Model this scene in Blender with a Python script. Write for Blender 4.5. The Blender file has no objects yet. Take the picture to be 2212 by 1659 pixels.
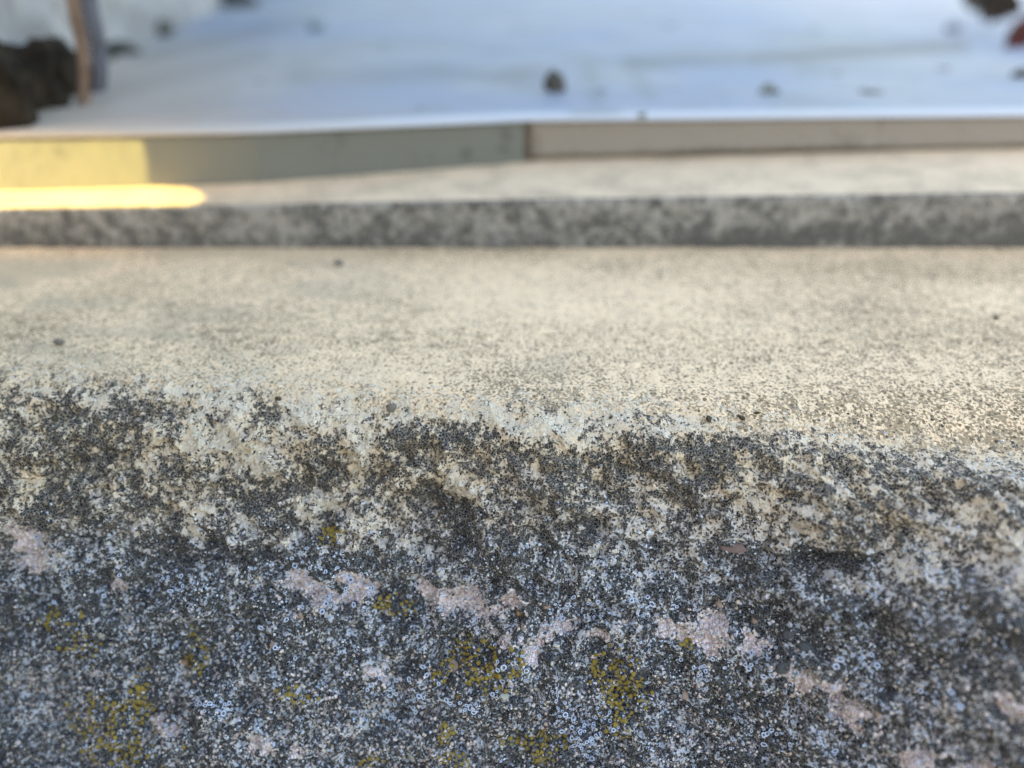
import bpy, bmesh, math, random
import numpy as np
from mathutils import Vector, Matrix, Quaternion

random.seed(7)
rng = np.random.default_rng(11)
sc = bpy.context.scene
COL = sc.collection

# ------------------------------------------------------------------ camera
CAM_Z, PITCH, FPX = 0.064, math.radians(30), 2212 * 26 / 36
cam_d = bpy.data.cameras.new('camera')
cam_d.sensor_width = 36; cam_d.lens = 26
cam_d.clip_start = 0.002; cam_d.clip_end = 400
cam = bpy.data.objects.new('camera', cam_d); COL.objects.link(cam)
cam.location = (0, 0, CAM_Z)
cam.rotation_euler = (math.pi / 2 - PITCH, 0, 0)
cam_d.dof.use_dof = True
cam_d.dof.focus_distance = 0.1205
cam_d.dof.aperture_fstop = 6.3
sc.camera = cam

# ------------------------------------------------------------------ sky, sun, exposure
SUN = Vector((-0.85, -0.42, 0.40)).normalized()
w = bpy.data.worlds.new('World'); sc.world = w; w.use_nodes = True
wn = w.node_tree
sky = wn.nodes.new('ShaderNodeTexSky'); sky.sky_type = 'NISHITA'; sky.sun_disc = False
sky.sun_elevation = math.asin(SUN.z); sky.sun_rotation = math.atan2(SUN.x, SUN.y)
sky.dust_density = 3.0; sky.ozone_density = 1.0; sky.air_density = 1.0
wb_ = wn.nodes.new('ShaderNodeMix'); wb_.data_type = 'RGBA'; wb_.blend_type = 'MULTIPLY'; wb_.inputs[0].default_value = 1
wb_.inputs[7].default_value = (1.0, 0.865, 0.69, 1)          # the camera's warm white balance, over the whole sky
wn.links.new(sky.outputs[0], wb_.inputs[6]); wn.links.new(wb_.outputs[2], wn.nodes['Background'].inputs[0])
wn.nodes['Background'].inputs[1].default_value = 0.15
sl = bpy.data.lights.new('sun', 'SUN'); sl.energy = 3.1; sl.angle = math.radians(0.5)
sl.color = (1.0, 0.74, 0.17)
so = bpy.data.objects.new('sun', sl); COL.objects.link(so)
so.rotation_euler = SUN.to_track_quat('Z', 'Y').to_euler(); so.location = SUN * 5
sc.view_settings.view_transform = 'Standard'; sc.view_settings.look = 'None'
sc.view_settings.exposure = 2.95; sc.view_settings.gamma = 1
sc.cycles.use_denoising = True
sc.cycles.denoiser = 'OPENIMAGEDENOISE'; sc.cycles.denoising_input_passes = 'RGB_ALBEDO_NORMAL'; sc.cycles.denoising_prefilter = 'NONE'
sc.cycles.max_bounces = 4; sc.cycles.sample_clamp_indirect = 0.6
sc.cycles.use_adaptive_sampling = False

# ------------------------------------------------------------------ helpers
def ray(px, py):
    """direction of the line of sight through a point of the photograph (2212 x 1659)"""
    cx, cy = (px - 1106) / FPX, -(py - 829.5) / FPX
    c, s = math.cos(PITCH), math.sin(PITCH)
    return Vector((cx, c + cy * s, -s + cy * c))
def on_z(px, py, z):
    d = ray(px, py); t = (z - CAM_Z) / d.z
    return Vector((0, 0, CAM_Z)) + d * t
def on_y(px, py, y):
    d = ray(px, py); t = y / d.y
    return Vector((0, 0, CAM_Z)) + d * t
def project(P):
    c, s = math.cos(PITCH), math.sin(PITCH)
    y, z = P[..., 1], P[..., 2] - CAM_Z
    dep = np.maximum(y * c - z * s, 1e-3)
    up = y * s + z * c
    return 1106 + FPX * P[..., 0] / dep, 829.5 - FPX * up / dep

def vnoise(x, y, seed):
    x = np.asarray(x, float); y = np.asarray(y, float)
    xi = np.floor(x).astype(np.int64); yi = np.floor(y).astype(np.int64)
    fx = x - xi; fy = y - yi
    fx = fx * fx * fx * (fx * (fx * 6 - 15) + 10); fy = fy * fy * fy * (fy * (fy * 6 - 15) + 10)
    def h(a, b):
        n = (a * 374761393 + b * 668265263 + seed * 974634777) & 0x7fffffff
        n = ((n ^ (n >> 13)) * 1274126177) & 0x7fffffff
        return ((n ^ (n >> 16)) & 0xffff) / 65535.0
    return (h(xi, yi) * (1 - fx) + h(xi + 1, yi) * fx) * (1 - fy) + (h(xi, yi + 1) * (1 - fx) + h(xi + 1, yi + 1) * fx) * fy
def fbm(x, y, cell, octs=4, seed=0, gain=0.5):
    t = 0; a = 1; n = 0
    ang = 0.6
    for k in range(octs):
        ca, sa = math.cos(ang * k), math.sin(ang * k)
        t = t + a * vnoise((x * ca - y * sa) / cell, (x * sa + y * ca) / cell, seed + 17 * k)
        n += a; a *= gain; cell /= 2.03
    return t / n
def cells(x, y, cell, seed):
    """distance to the nearest scattered point, in cell units"""
    gx = x / cell; gy = y / cell
    xi = np.floor(gx).astype(np.int64); yi = np.floor(gy).astype(np.int64)
    best = np.full(np.shape(x), 9.0)
    for dx in (-1, 0, 1):
        for dy in (-1, 0, 1):
            a, b = xi + dx, yi + dy
            n = (a * 374761393 + b * 668265263 + seed * 974634777) & 0x7fffffff
            n = ((n ^ (n >> 13)) * 1274126177) & 0x7fffffff
            r1 = (n & 0xfff) / 4095.; r2 = ((n >> 12) & 0xfff) / 4095.
            best = np.minimum(best, (a + r1 - gx) ** 2 + (b + r2 - gy) ** 2)
    return np.sqrt(best)
def sst(a, b, x):
    t = np.clip((x - a) / (b - a), 0, 1); return t * t * (3 - 2 * t)

def raw_mesh(name, V, F, mat=None, smooth=True, attrs=None):
    V = np.asarray(V, np.float32); F = np.asarray(F, np.int32)
    k = F.shape[1]
    me = bpy.data.meshes.new(name)
    me.vertices.add(len(V)); me.vertices.foreach_set('co', V.ravel())
    me.loops.add(F.size); me.loops.foreach_set('vertex_index', F.ravel())
    me.polygons.add(len(F))
    me.polygons.foreach_set('loop_start', np.arange(0, F.size, k, dtype=np.int32))
    me.update(calc_edges=True)
    me.polygons.foreach_set('use_smooth', np.full(len(F), smooth))
    for n, a in (attrs or {}).items():
        at = me.attributes.new(n, 'FLOAT', 'POINT'); at.data.foreach_set('value', np.asarray(a, np.float32).ravel())
    if mat: me.materials.append(mat)
    me.validate(clean_customdata=False)
    return me
def link(name, me, parent=None, loc=None):
    o = bpy.data.objects.new(name, me); COL.objects.link(o)
    if parent: o.parent = parent
    if loc is not None: o.location = loc
    return o
def tag(o, label=None, cat=None, group=None, kind=None):
    if label: o['label'] = label
    if cat: o['category'] = cat
    if group: o['group'] = group
    if kind: o['kind'] = kind
    return o
def empty(name, loc, label, cat, group=None):
    o = bpy.data.objects.new(name, None); COL.objects.link(o); o.location = loc
    o.empty_display_size = 0.005
    return tag(o, label, cat, group)
def grid_faces(nr, nc):
    i = np.arange(nr - 1)[:, None] * nc + np.arange(nc - 1)[None, :]
    return np.stack([i, i + 1, i + nc + 1, i + nc], -1).reshape(-1, 4)

# node shorthand
class NT:
    def __init__(s, name):
        s.m = bpy.data.materials.new(name); s.m.use_nodes = True
        s.t = s.m.node_tree; s.b = s.t.nodes['Principled BSDF']
        s.co = s.t.nodes.new('ShaderNodeTexCoord').outputs['Object']
    def n(s, typ, **kw):
        nd = s.t.nodes.new(typ)
        for k, v in kw.items(): setattr(nd, k, v)
        return nd
    def put(s, sock, v):
        if isinstance(v, bpy.types.NodeSocket): s.t.links.new(v, sock)
        else:
            if hasattr(sock.default_value, '__len__') and len(sock.default_value) == 4 and len(v) == 3: v = (*v, 1)
            sock.default_value = v
    def noise(s, scale, detail=3, rough=0.55, co=None, dist=0.0):
        nd = s.n('ShaderNodeTexNoise'); s.put(nd.inputs['Vector'], co or s.co)
        nd.inputs['Scale'].default_value = scale; nd.inputs['Detail'].default_value = detail
        nd.inputs['Roughness'].default_value = rough; nd.inputs['Distortion'].default_value = dist
        return nd.outputs['Fac']
    def vor(s, scale, out='Distance', feature='F1', co=None):
        nd = s.n('ShaderNodeTexVoronoi', feature=feature); s.put(nd.inputs['Vector'], co or s.co)
        nd.inputs['Scale'].default_value = scale
        return nd.outputs[out]
    def math(s, op, a, b=0.0, c=0.0, clamp=False):
        nd = s.n('ShaderNodeMath', operation=op, use_clamp=clamp)
        s.put(nd.inputs[0], a); s.put(nd.inputs[1], b); s.put(nd.inputs[2], c)
        return nd.outputs[0]
    def ramp(s, v, a, b, lo=0.0, hi=1.0):
        nd = s.n('ShaderNodeMapRange', interpolation_type='SMOOTHSTEP')
        s.put(nd.inputs['Value'], v); s.put(nd.inputs['From Min'], a); s.put(nd.inputs['From Max'], b)
        s.put(nd.inputs['To Min'], lo); s.put(nd.inputs['To Max'], hi)
        return nd.outputs['Result']
    def mix(s, f, a, b, mode='MIX'):
        nd = s.n('ShaderNodeMix', data_type='RGBA', blend_type=mode)
        s.put(nd.inputs[0], f); s.put(nd.inputs[6], a); s.put(nd.inputs[7], b)
        return nd.outputs[2]
    def attr(s, name):
        nd = s.n('ShaderNodeAttribute', attribute_name=name); return nd.outputs['Fac']
    def crampc(s, v, stops):
        nd = s.n('ShaderNodeValToRGB'); s.put(nd.inputs[0], v)
        e = nd.color_ramp.elements
        e.remove(e[1]); e[0].position = stops[0][0]; e[0].color = (*stops[0][1], 1)
        for p, c in stops[1:]: e.new(p).color = (*c, 1)
        return nd.outputs[0]
    def bump(s, h, dist, strength=1.0, normal=None):
        nd = s.n('ShaderNodeBump'); s.put(nd.inputs['Strength'], strength)
        nd.inputs['Distance'].default_value = dist; s.put(nd.inputs['Height'], h)
        if normal: s.put(nd.inputs['Normal'], normal)
        return nd.outputs[0]
    def done(s, color, rough=0.85, normal=None, spec=0.3):
        s.put(s.b.inputs['Base Color'], color); s.put(s.b.inputs['Roughness'], rough)
        s.b.inputs['Specular IOR Level'].default_value = spec
        if normal: s.put(s.b.inputs['Normal'], normal)
        return s.m

# ------------------------------------------------------------------ materials
def mat_kerb():
    s = NT('lichened_stone')
    dark, pink, face0, blot, cool = s.attr('dark'), s.attr('pink'), s.attr('face'), s.attr('blot'), s.attr('cool')
    n_f = s.noise(2300, 3, 0.6)            # ~0.4 mm grain
    n_m = s.noise(900, 4, 0.62, dist=0.4)
    n_l = s.noise(260, 4, 0.6)
    n_q = s.noise(620, 4, 0.65)
    face = s.ramp(s.math('ADD', face0, s.math('MULTIPLY', s.math('SUBTRACT', n_q, 0.5), 1.8)), 0.15, 0.75)
    g = s.vor(2500)                        # rounded granules
    gcol = s.n('ShaderNodeTexVoronoi'); s.put(gcol.inputs['Vector'], s.co); gcol.inputs['Scale'].default_value = 2500
    hue = s.n('ShaderNodeSeparateColor'); s.put(hue.inputs[0], gcol.outputs['Color'])
    # cream crust, slightly different from place to place
    crust = s.mix(s.ramp(n_l, 0.35, 0.65), (0.86, 0.665, 0.455), (0.78, 0.605, 0.42))
    crust = s.mix(s.ramp(n_m, 0.45, 0.75, 0, 0.6), crust, (0.80, 0.67, 0.49))
    crust = s.mix(s.math('MULTIPLY', face, 0.8), crust, s.mix(s.ramp(n_l, 0.35, 0.6), (0.64, 0.54, 0.40), (0.62, 0.575, 0.51)))
    crust = s.mix(s.math('MULTIPLY', cool, 0.68), crust, s.mix(s.ramp(n_m, 0.4, 0.6), (0.48, 0.58, 0.78), (0.74, 0.73, 0.73)))
    # dark granular lichen on the face
    v = s.math('ADD', s.math('MULTIPLY', n_m, 0.50), s.math('ADD', s.math('MULTIPLY', n_f, 0.26), s.math('MULTIPLY', s.noise(520, 2, 0.5, dist=0.5), 0.24)))
    v = s.math('SUBTRACT', v, s.math('MULTIPLY', g, 0.12))
    v = s.math('ADD', v, s.math('MULTIPLY', s.math('SUBTRACT', dark, 0.5), 0.22))
    dm = s.ramp(v, 0.43, 0.515)
    e2 = s.n('ShaderNodeTexVoronoi', feature='DISTANCE_TO_EDGE'); s.put(e2.inputs['Vector'], s.co); e2.inputs['Scale'].default_value = 1900
    dm = s.math('MULTIPLY', dm, s.ramp(e2.outputs[0], 0.02, 0.14, s.math('ADD', 0.55, s.math('MULTIPLY', cool, 0.2)), 1.0))
    dcol = s.crampc(hue.outputs[0], [(0.0, (0.003, 0.006, 0.014)), (0.5, (0.011, 0.018, 0.032)), (0.85, (0.036, 0.046, 0.060)), (1.0, (0.12, 0.12, 0.11))])
    dcol = s.mix(s.math('SUBTRACT', 0.34, s.math('MULTIPLY', cool, 0.34)), dcol, s.crampc(hue.outputs[2], [(0.0, (0.016, 0.018, 0.021)), (0.6, (0.055, 0.056, 0.054)), (1.0, (0.11, 0.105, 0.09))]))
    face_c = s.mix(dm, crust, dcol)
    # smooth cream top: small grey-brown specks
    sp = s.math('ADD', s.math('MULTIPLY', s.noise(1900, 2, 0.5), 0.66), s.math('MULTIPLY', s.noise(420, 3, 0.6), 0.34))
    sp = s.math('ADD', sp, s.math('MULTIPLY', s.math('SUBTRACT', dark, 0.5), 0.30))
    sm = s.ramp(sp, 0.47, 0.57)
    topc = s.mix(s.math('MULTIPLY', sm, 0.80), crust, (0.20, 0.155, 0.095))
    dots = s.n('ShaderNodeTexVoronoi'); s.put(dots.inputs['Vector'], s.co); dots.inputs['Scale'].default_value = 1050
    dr = s.n('ShaderNodeSeparateColor'); s.put(dr.inputs[0], dots.outputs['Color'])
    dthr = s.math('MULTIPLY', s.math('SUBTRACT', s.math('ADD', dr.outputs[0], s.math('MULTIPLY', dark, 0.6)), 0.62), 0.62)
    topc = s.mix(s.math('MULTIPLY', s.ramp(s.math('SUBTRACT', dthr, dots.outputs['Distance']), -0.03, 0.05), 0.85), topc, (0.115, 0.09, 0.06))
    topc = s.mix(s.ramp(s.noise(150, 4, 0.65), 0.48, 0.68, 0, 0.25), topc, (0.40, 0.315, 0.21))
    topc = s.mix(s.math('MULTIPLY', blot, 0.55), topc, (0.40, 0.35, 0.26))
    c = s.mix(face, topc, face_c)
    # worn patches where pink mortar and sand show
    gr = s.crampc(hue.outputs[1], [(0.0, (0.92, 0.80, 0.86)), (0.7, (0.94, 0.85, 0.92)), (0.8, (0.60, 0.48, 0.42)), (0.9, (0.80, 0.66, 0.64)), (1.0, (0.50, 0.46, 0.43))])
    edge = s.n('ShaderNodeTexVoronoi', feature='DISTANCE_TO_EDGE'); s.put(edge.inputs['Vector'], s.co); edge.inputs['Scale'].default_value = 1300
    gr = s.mix(s.math('MULTIPLY', s.ramp(edge.outputs[0], 0.0, 0.11, 0.8, 0.0), s.ramp(n_q, 0.42, 0.52)), gr, (0.15, 0.10, 0.08))
    pm = s.math('ADD', pink, s.math('MULTIPLY', s.math('SUBTRACT', n_m, 0.5), 0.9))
    pm = s.ramp(s.math('ADD', pm, s.math('MULTIPLY', s.math('SUBTRACT', n_q, 0.5), 2.0)), 0.50, 0.60)
    c = s.mix(pm, c, gr)
    hgt = s.math('ADD', s.math('MULTIPLY', n_f, 0.6), s.math('MULTIPLY', s.math('SUBTRACT', 1.0, g), s.math('MULTIPLY', face, 0.7)))
    hgt = s.math('ADD', hgt, s.math('MULTIPLY', dm, s.math('MULTIPLY', face, 0.8)))
    nrm = s.bump(hgt, 0.00030, s.ramp(face, 0, 1, 0.35, 1.0))
    return s.done(c, 0.82, nrm, 0.25)

def mat_granule(name, stops, rough=0.75, spec=0.35):
    s = NT(name)
    geo = s.n('ShaderNodeNewGeometry')
    c = s.crampc(geo.outputs['Random Per Island'], stops)
    nf = s.noise(5000, 2)
    c = s.mix(s.ramp(nf, 0.3, 0.7, 0, 0.35), c, (0.3, 0.29, 0.27))
    return s.done(c, rough, s.bump(nf, 0.00006), spec)

def mat_flat(name, col, col2=None, scale=900, rough=0.7, spec=0.4, bump=0.0):
    s = NT(name)
    nf = s.noise(scale, 4, 0.6)
    c = s.mix(s.ramp(nf, 0.35, 0.65), col, col2 or tuple(x * 0.75 for x in col))
    return s.done(c, rough, s.bump(nf, bump) if bump else None, spec)

def mat_step(name, light, dark, lo, hi, scale=160, fine=900, grime=None):
    s = NT(name)
    v = s.math('ADD', s.math('MULTIPLY', s.noise(scale, 4, 0.62), 0.6), s.math('MULTIPLY', s.noise(fine, 3, 0.6), 0.4))
    v = s.math('ADD', v, s.math('MULTIPLY', s.math('SUBTRACT', s.attr('dark'), 0.5), 0.4))
    c = s.mix(s.ramp(v, lo, hi), light, dark)
    return s.done(c, 0.85, s.bump(v, 0.0004), 0.25)

M_kerb = mat_kerb()
M_gran = mat_granule('charcoal_lichen', [(0.0, (0.003, 0.005, 0.010)), (0.45, (0.010, 0.014, 0.024)), (0.8, (0.035, 0.041, 0.049)), (1.0, (0.11, 0.11, 0.10))])
M_pale = mat_granule('pale_crust', [(0.0, (0.72, 0.66, 0.53)), (0.5, (0.60, 0.56, 0.48)), (1.0, (0.80, 0.76, 0.68))], 0.85, 0.2)
M_sand = mat_granule('sand_grains', [(0.0, (0.46, 0.34, 0.27)), (0.2, (0.66, 0.58, 0.52)), (0.5, (0.56, 0.55, 0.55)), (0.7, (0.84, 0.74, 0.76)), (0.9, (0.86, 0.78, 0.80)), (1.0, (0.32, 0.24, 0.18))], 0.4, 0.5)
M_yel = mat_granule('mustard_lichen', [(0.0, (0.15, 0.11, 0.003)), (0.5, (0.34, 0.245, 0.005)), (1.0, (0.10, 0.088, 0.008))], 0.6, 0.3)
M_rim = mat_flat('blue_white_rim', (0.64, 0.76, 0.98), (0.50, 0.62, 0.88), 4000, 0.45)
M_well = mat_flat('cup_centre', (0.06, 0.065, 0.085), (0.16, 0.15, 0.16), 3000, 0.6)

# ------------------------------------------------------------------ the near step: smooth top, rough lichened front
def spaced(lo, hi, d0, d1, ext, grow=1.12):
    mid = np.arange(lo, hi, d0)
    out = []; x = mid[-1]; d = d0
    while x < ext: d = min(d * grow, d1); x += d; out.append(x)
    left = []; x = mid[0]; d = d0
    while x > -ext: d = min(d * grow, d1); x -= d; left.append(x)
    return np.array(left[::-1] + list(mid) + out)
xs = spaced(-0.098, 0.098, 0.00024, 0.012, 0.62)
us = np.concatenate([np.linspace(-0.004, 0.045, 70), np.arange(0.0455, 0.1475, 0.00024), np.linspace(0.148, 0.34, 60)])
X, U = np.meshgrid(xs, us)
YB = 0.179
Xc = np.clip(X, -0.16, 0.16)
ue = YB - (0.1045 - 0.085 * Xc - 0.0012 * np.sin(Xc * 60)) + 0.002 * (fbm(X, X * 0 + 3.3, 0.03, 3, 5) - 0.5)
wd = 0.016 + 0.020 * sst(0.01, 0.09, Xc)
TH = math.radians(62) * sst(0, 1, (U - ue + wd * 0.5) / wd)
TH = TH * (1 - 0.10 * sst(0.03, 0.10, Xc)) + math.radians(28) * sst(ue + 0.075, ue + 0.12, U)
du = np.diff(us, prepend=us[0])[:, None]
Y = YB + 0.004 - np.cumsum(np.cos(TH) * du, 0)
Z = -np.cumsum(np.sin(TH) * du, 0)
P0 = np.stack([X, Y, Z], -1)
PX, PY = project(P0)
edge_row = np.interp(PX, [0, 300, 550, 750, 850, 1100, 1400, 1700, 1900, 2212], [822, 836, 852, 868, 876, 884, 892, 908, 936, 955])
wob = 46 * (fbm(X, U, 0.012, 5, 21, 0.6) - 0.5)
wob *= 1.5
FACE = sst(-74, 66 + 70 * sst(1300, 1900, PX), PY - edge_row + wob) * (PY > 500)
FACE = np.where(U > ue + 0.01, np.maximum(FACE, sst(0.008, 0.02, U - ue)), FACE)
wx = PX + 120 * (fbm(X, U, 0.008, 5, 31, 0.62) - 0.5) * 2 * 0.6
wy = PY + 95 * (fbm(X, U, 0.008, 5, 37, 0.62) - 0.5) * 2 * 0.6
def blob(cx, cy, rx, ry, rot=0.0, soft=0.6):
    c, s_ = math.cos(math.radians(rot)), math.sin(math.radians(rot))
    dx, dy = wx - cx, wy - cy
    a, b = (dx * c + dy * s_) / rx, (-dx * s_ + dy * c) / ry
    return 1 - sst(1 - soft, 1 + soft, np.sqrt(a * a + b * b))
D = 0.60 + 0.18 * (fbm(X, U, 0.009, 4, 41) - 0.5) * 2
for (cx, cy, rx, ry, rot, val) in [
        (630, 925, 260, 62, -8, 0.22), (560, 980, 150, 50, 10, 0.34), (820, 900, 90, 24, 0, 0.30), (1290, 920, 230, 26, 2, 0.34), (1180, 905, 120, 20, 0, 0.3),
        (430, 1105, 110, 50, 0, 0.40), (330, 970, 120, 22, -4, 0.42), (1010, 1060, 60, 30, 0, 0.42), (900, 1185, 110, 60, 15, 0.44), (1400, 1130, 90, 40, 0, 0.44), (1480, 1200, 110, 40, 0, 0.42),
        (1700, 1090, 190, 26, -4, 0.38), (2080, 1100, 190, 46, -6, 0.16), (2150, 1000, 120, 40, 0, 0.26), (2140, 1215, 120, 46, 8, 0.06), (1900, 1240, 130, 34, 8, 0.40), (1640, 1290, 130, 30, 0, 0.48), (1400, 1250, 60, 25, 0, 0.42),
        (940, 930, 120, 50, 10, 0.86), (1060, 970, 150, 34, 6, 0.82), (90, 900, 160, 46, 6, 0.70), (200, 1000, 180, 45, 10, 0.78), (120, 1060, 120, 30, 0, 0.74), (700, 1040, 150, 28, -6, 0.78),
        (1330, 1010, 130, 40, 6, 0.74), (1600, 1010, 200, 40, 0, 0.70), (1930, 1060, 170, 30, -4, 0.74), (560, 1090, 60, 26, 20, 0.8), (470, 1180, 130, 22, 6, 0.92),
        (930, 1092, 70, 28, 14, 1.15), (1010, 1130, 34, 50, -20, 0.95), (1110, 1210, 60, 60, 0, 0.82), (1210, 1230, 120, 60, 0, 0.76), (1790, 1200, 70, 20, -4, 1.15), (1700, 1215, 80, 26, 0, 0.85),
        (2060, 1290, 170, 44, 20, 0.86), (1960, 1330, 120, 40, 10, 0.8), (1790, 1400, 90, 20, 0, 0.8), (1850, 1450, 110, 28, 0, 0.72), (2060, 1560, 160, 60, 0, 0.72), (300, 1230, 180, 40, 0, 0.74), (660, 1200, 160, 30, 0, 0.82)]:
    m = blob(cx, cy, rx, ry, rot); D = D * (1 - m * 0.45) + val * m * 0.45
for (cx, cy, rx, ry) in [(1035, 1438, 70, 50), (1340, 1490, 44, 66), (428, 1412, 26, 44), (215, 1552, 60, 44), (302, 1520, 30, 50), (1178, 1612, 40, 30), (1245, 1545, 54, 34), (1265, 1600, 36, 30), (845, 1308, 40, 26), (705, 1225, 70, 34), (1850, 1436, 60, 22), (712, 1160, 26, 20)]:
    m = np.exp(-((((PX - cx) / rx) ** 2 + ((PY - cy) / ry) ** 2) ** 1.5)); D = D * (1 - m) + 0.84 * m  # painted dark under the colonies, imitating shadow between discs and cups
D = D + 0.34 * (fbm(X, U, 0.0034, 3, 47) - 0.5) * 2 - 0.16 * sst(70, 0, PY - edge_row)
D = D + (0.70 - D) * 0.45 * sst(1150, 1400, PY) + 0.09 + 0.05 * sst(1050, 1300, PY)
# sparse specks on the smooth top
Dtop = 0.43 + 0.26 * (fbm(X * 0.6, U, 0.016, 4, 53) - 0.5) * 2
Dtop += 0.10 * sst(1500, 2200, PX) + 0.06 * sst(150, 0, edge_row - PY) * sst(900, 1500, PX) + 0.10 * sst(900, 0, PX) * sst(560, 760, PY)
Dtop -= 0.12 * blob(1300, 640, 500, 60, 0)
DARK = D * FACE + Dtop * (1 - FACE)
PINK = np.zeros_like(X)
pinks = [(25, 1165, 60, 46), (45, 1220, 40, 25), (690, 1285, 85, 34), (760, 1265, 45, 22), (1020, 1315, 90, 34), (1080, 1335, 60, 26), (950, 1290, 40, 18), (240, 1280, 34, 16), (1240, 1370, 60, 24),
         (1160, 1390, 30, 20), (1420, 1350, 55, 15), (1560, 1365, 75, 26), (1610, 1385, 50, 22), (1500, 1385, 50, 18), (1700, 1440, 46, 30), (1780, 1500, 66, 26), (1850, 1545, 60, 22), (2150, 1430, 60, 42), (2190, 1500, 50, 50),
         (2060, 1430, 40, 20), (340, 1590, 50, 18), (600, 1600, 60, 20), (1100, 1270, 30, 12), (820, 1470, 18, 10), (430, 1460, 30, 10), (480, 1230, 24, 12), (520, 1260, 16, 10), (1960, 1600, 50, 24), (190, 1470, 26, 10), (1300, 1380, 30, 12)]
for (cx, cy, rx, ry) in pinks:
    if cx > 1480: rx, ry = rx * 1.1, ry * 1.2
    PINK = np.maximum(PINK, blob(cx, cy, rx * 0.98, ry * 1.08, 8, 0.8) * 0.94)
PINK = np.maximum(PINK, 0.30 * sst(1330, 1480, PY + 60 * (fbm(X, U, 0.01, 3, 3) - .5)))
PINK *= FACE * (0.25 + 0.75 * sst(0.30, 0.44, fbm(X, U, 0.0036, 3, 411)))
COOL = sst(1000, 1300, PY + 90 * (fbm(X, U, 0.012, 4, 19) - .5)) * (0.75 + 0.25 * sst(2100, 1600, PX))
BLOT = (1 - FACE) * np.clip(sst(0.50, 0.68, fbm(X * 0.5, U, 0.02, 4, 61)) * sst(1100, 300, PX) + 0.6 * blob(1180, 775, 60, 22), 0, 1)
# relief of the rough front
rough = sst(0.0, 1.0, FACE) * (0.25 + 0.75 * sst(0, 150, PY - edge_row) * (U < ue + 0.02) + 0.75 * (U >= ue + 0.02))
h = 0.0045 * (fbm(X, U, 0.022, 3, 71) - 0.5) + 0.0068 * (fbm(X, U, 0.0065, 4, 73, 0.6) - 0.5)
h += 0.0018 * (0.5 - np.abs(fbm(X, U, 0.0045, 3, 171) - 0.5) * 4)
cr = cells(X, U, 0.0019, 5); crr = cells(X, U, 0.00085, 6)
h += 0.0012 * (0.6 - cr) * sst(0.3, 0.7, fbm(X, U, 0.01, 2, 8)) + 0.00065 * (0.5 - crr)
h += 0.00055 * (fbm(X, U, 0.0016, 3, 79, 0.6) - 0.5)
crust = sst(-10, 14, (np.interp(PX, [0, 150, 370, 560, 620, 900, 1100, 1300, 1700, 2212], [1110, 1130, 1168, 1172, 1215, 1255, 1290, 1300, 1330, 1380]) - PY) + 40 * (fbm(X, U, 0.006, 4, 83, 0.6) - 0.5))
h += 0.0011 * crust * FACE - 0.00055 * sst(0.35, 0.7, PINK)
for (cx, cy, rx, ry, rot, d) in [(930, 1092, 75, 26, 14, 0.0030), (1015, 1130, 26, 50, -20, 0.0022), (1790, 1203, 75, 22, -4, 0.0032), (470, 1182, 130, 14, 4, 0.0018), (1850, 1432, 36, 10, 4, 0.0020), (240, 1000, 160, 18, -10, 0.0012),
                                 (560, 1015, 60, 14, 0, 0.0010), (1830, 1345, 40, 8, 10, 0.0016), (800, 1010, 140, 16, -16, 0.0010), (700, 1540, 30, 14, 0, 0.0014), (380, 1575, 60, 16, 20, 0.0012), (1500, 985, 140, 14, 5, 0.001)]:
    h -= d * blob(cx, cy, rx, ry, rot, 0.7)
for (cx, cy, rx, ry, d) in [(1700, 1100, 200, 26, 0.0012), (1950, 1110, 200, 40, 0.0016), (1650, 1250, 50, 25, 0.001), (2100, 1220, 160, 50, 0.003), (330, 950, 140, 20, 0.001), (420, 1110, 80, 40, 0.0011), (1500, 1160, 60, 40, 0.001), (2260, 1520, 420, 380, 0.021), (30, 1500, 330, 300, -0.007), (0, 900, 250, 90, -0.002)]:
    h += d * blob(cx, cy, rx, ry, 0, 0.9)
H = h * rough + (1 - rough) * (0.00040 * (fbm(X, U, 0.02, 3, 91) - 0.5) + 0.00026 * (fbm(X, U, 0.0018, 4, 93, 0.65) - 0.5) - 0.00010 * sst(.5, .62, fbm(X, U, 0.0007, 2, 97)))
# the back end stays tidy under the next step
N = np.stack([np.zeros_like(TH), -np.sin(TH), np.cos(TH)], -1)
P = P0 + N * H[..., None]
nr, nc = X.shape
me = raw_mesh('stone_step', P.reshape(-1, 3), grid_faces(nr, nc)[:, ::-1], M_kerb,
              attrs={'cool': COOL, 'dark': DARK, 'pink': PINK, 'face': FACE, 'blot': BLOT})
kerb = tag(link('stone_step', me), 'nearest stone step with a smooth cream top and a rough front crusted in dark lichen', 'stone step')
if (me.polygons[len(me.polygons) // 3].normal.z < 0): me.flip_normals()
# surface normals for what grows on it
Tx = np.gradient(P, axis=1); Tu = np.gradient(P, axis=0)
NN = np.cross(Tx, Tu); NN /= np.linalg.norm(NN, axis=-1, keepdims=True) + 1e-12
NN[NN[..., 1] * N[..., 1] + NN[..., 2] * N[..., 2] < 0] *= -1
Ns = NN * 0.5 + N * 0.5; Ns /= np.linalg.norm(Ns, axis=-1, keepdims=True)
PX, PY = project(P)
ix = (np.abs(X) < 0.099) & (U > 0.04) & (U < 0.149)
Pf, Nf, PXf, PYf = P[ix], Ns[ix], PX[ix], PY[ix]
Df, Pkf, Ff = DARK[ix], PINK[ix], FACE[ix]
Dloc = Df + 0.5 * (fbm(X, U, 0.0010, 3, 101) - 0.5)[ix]

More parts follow.
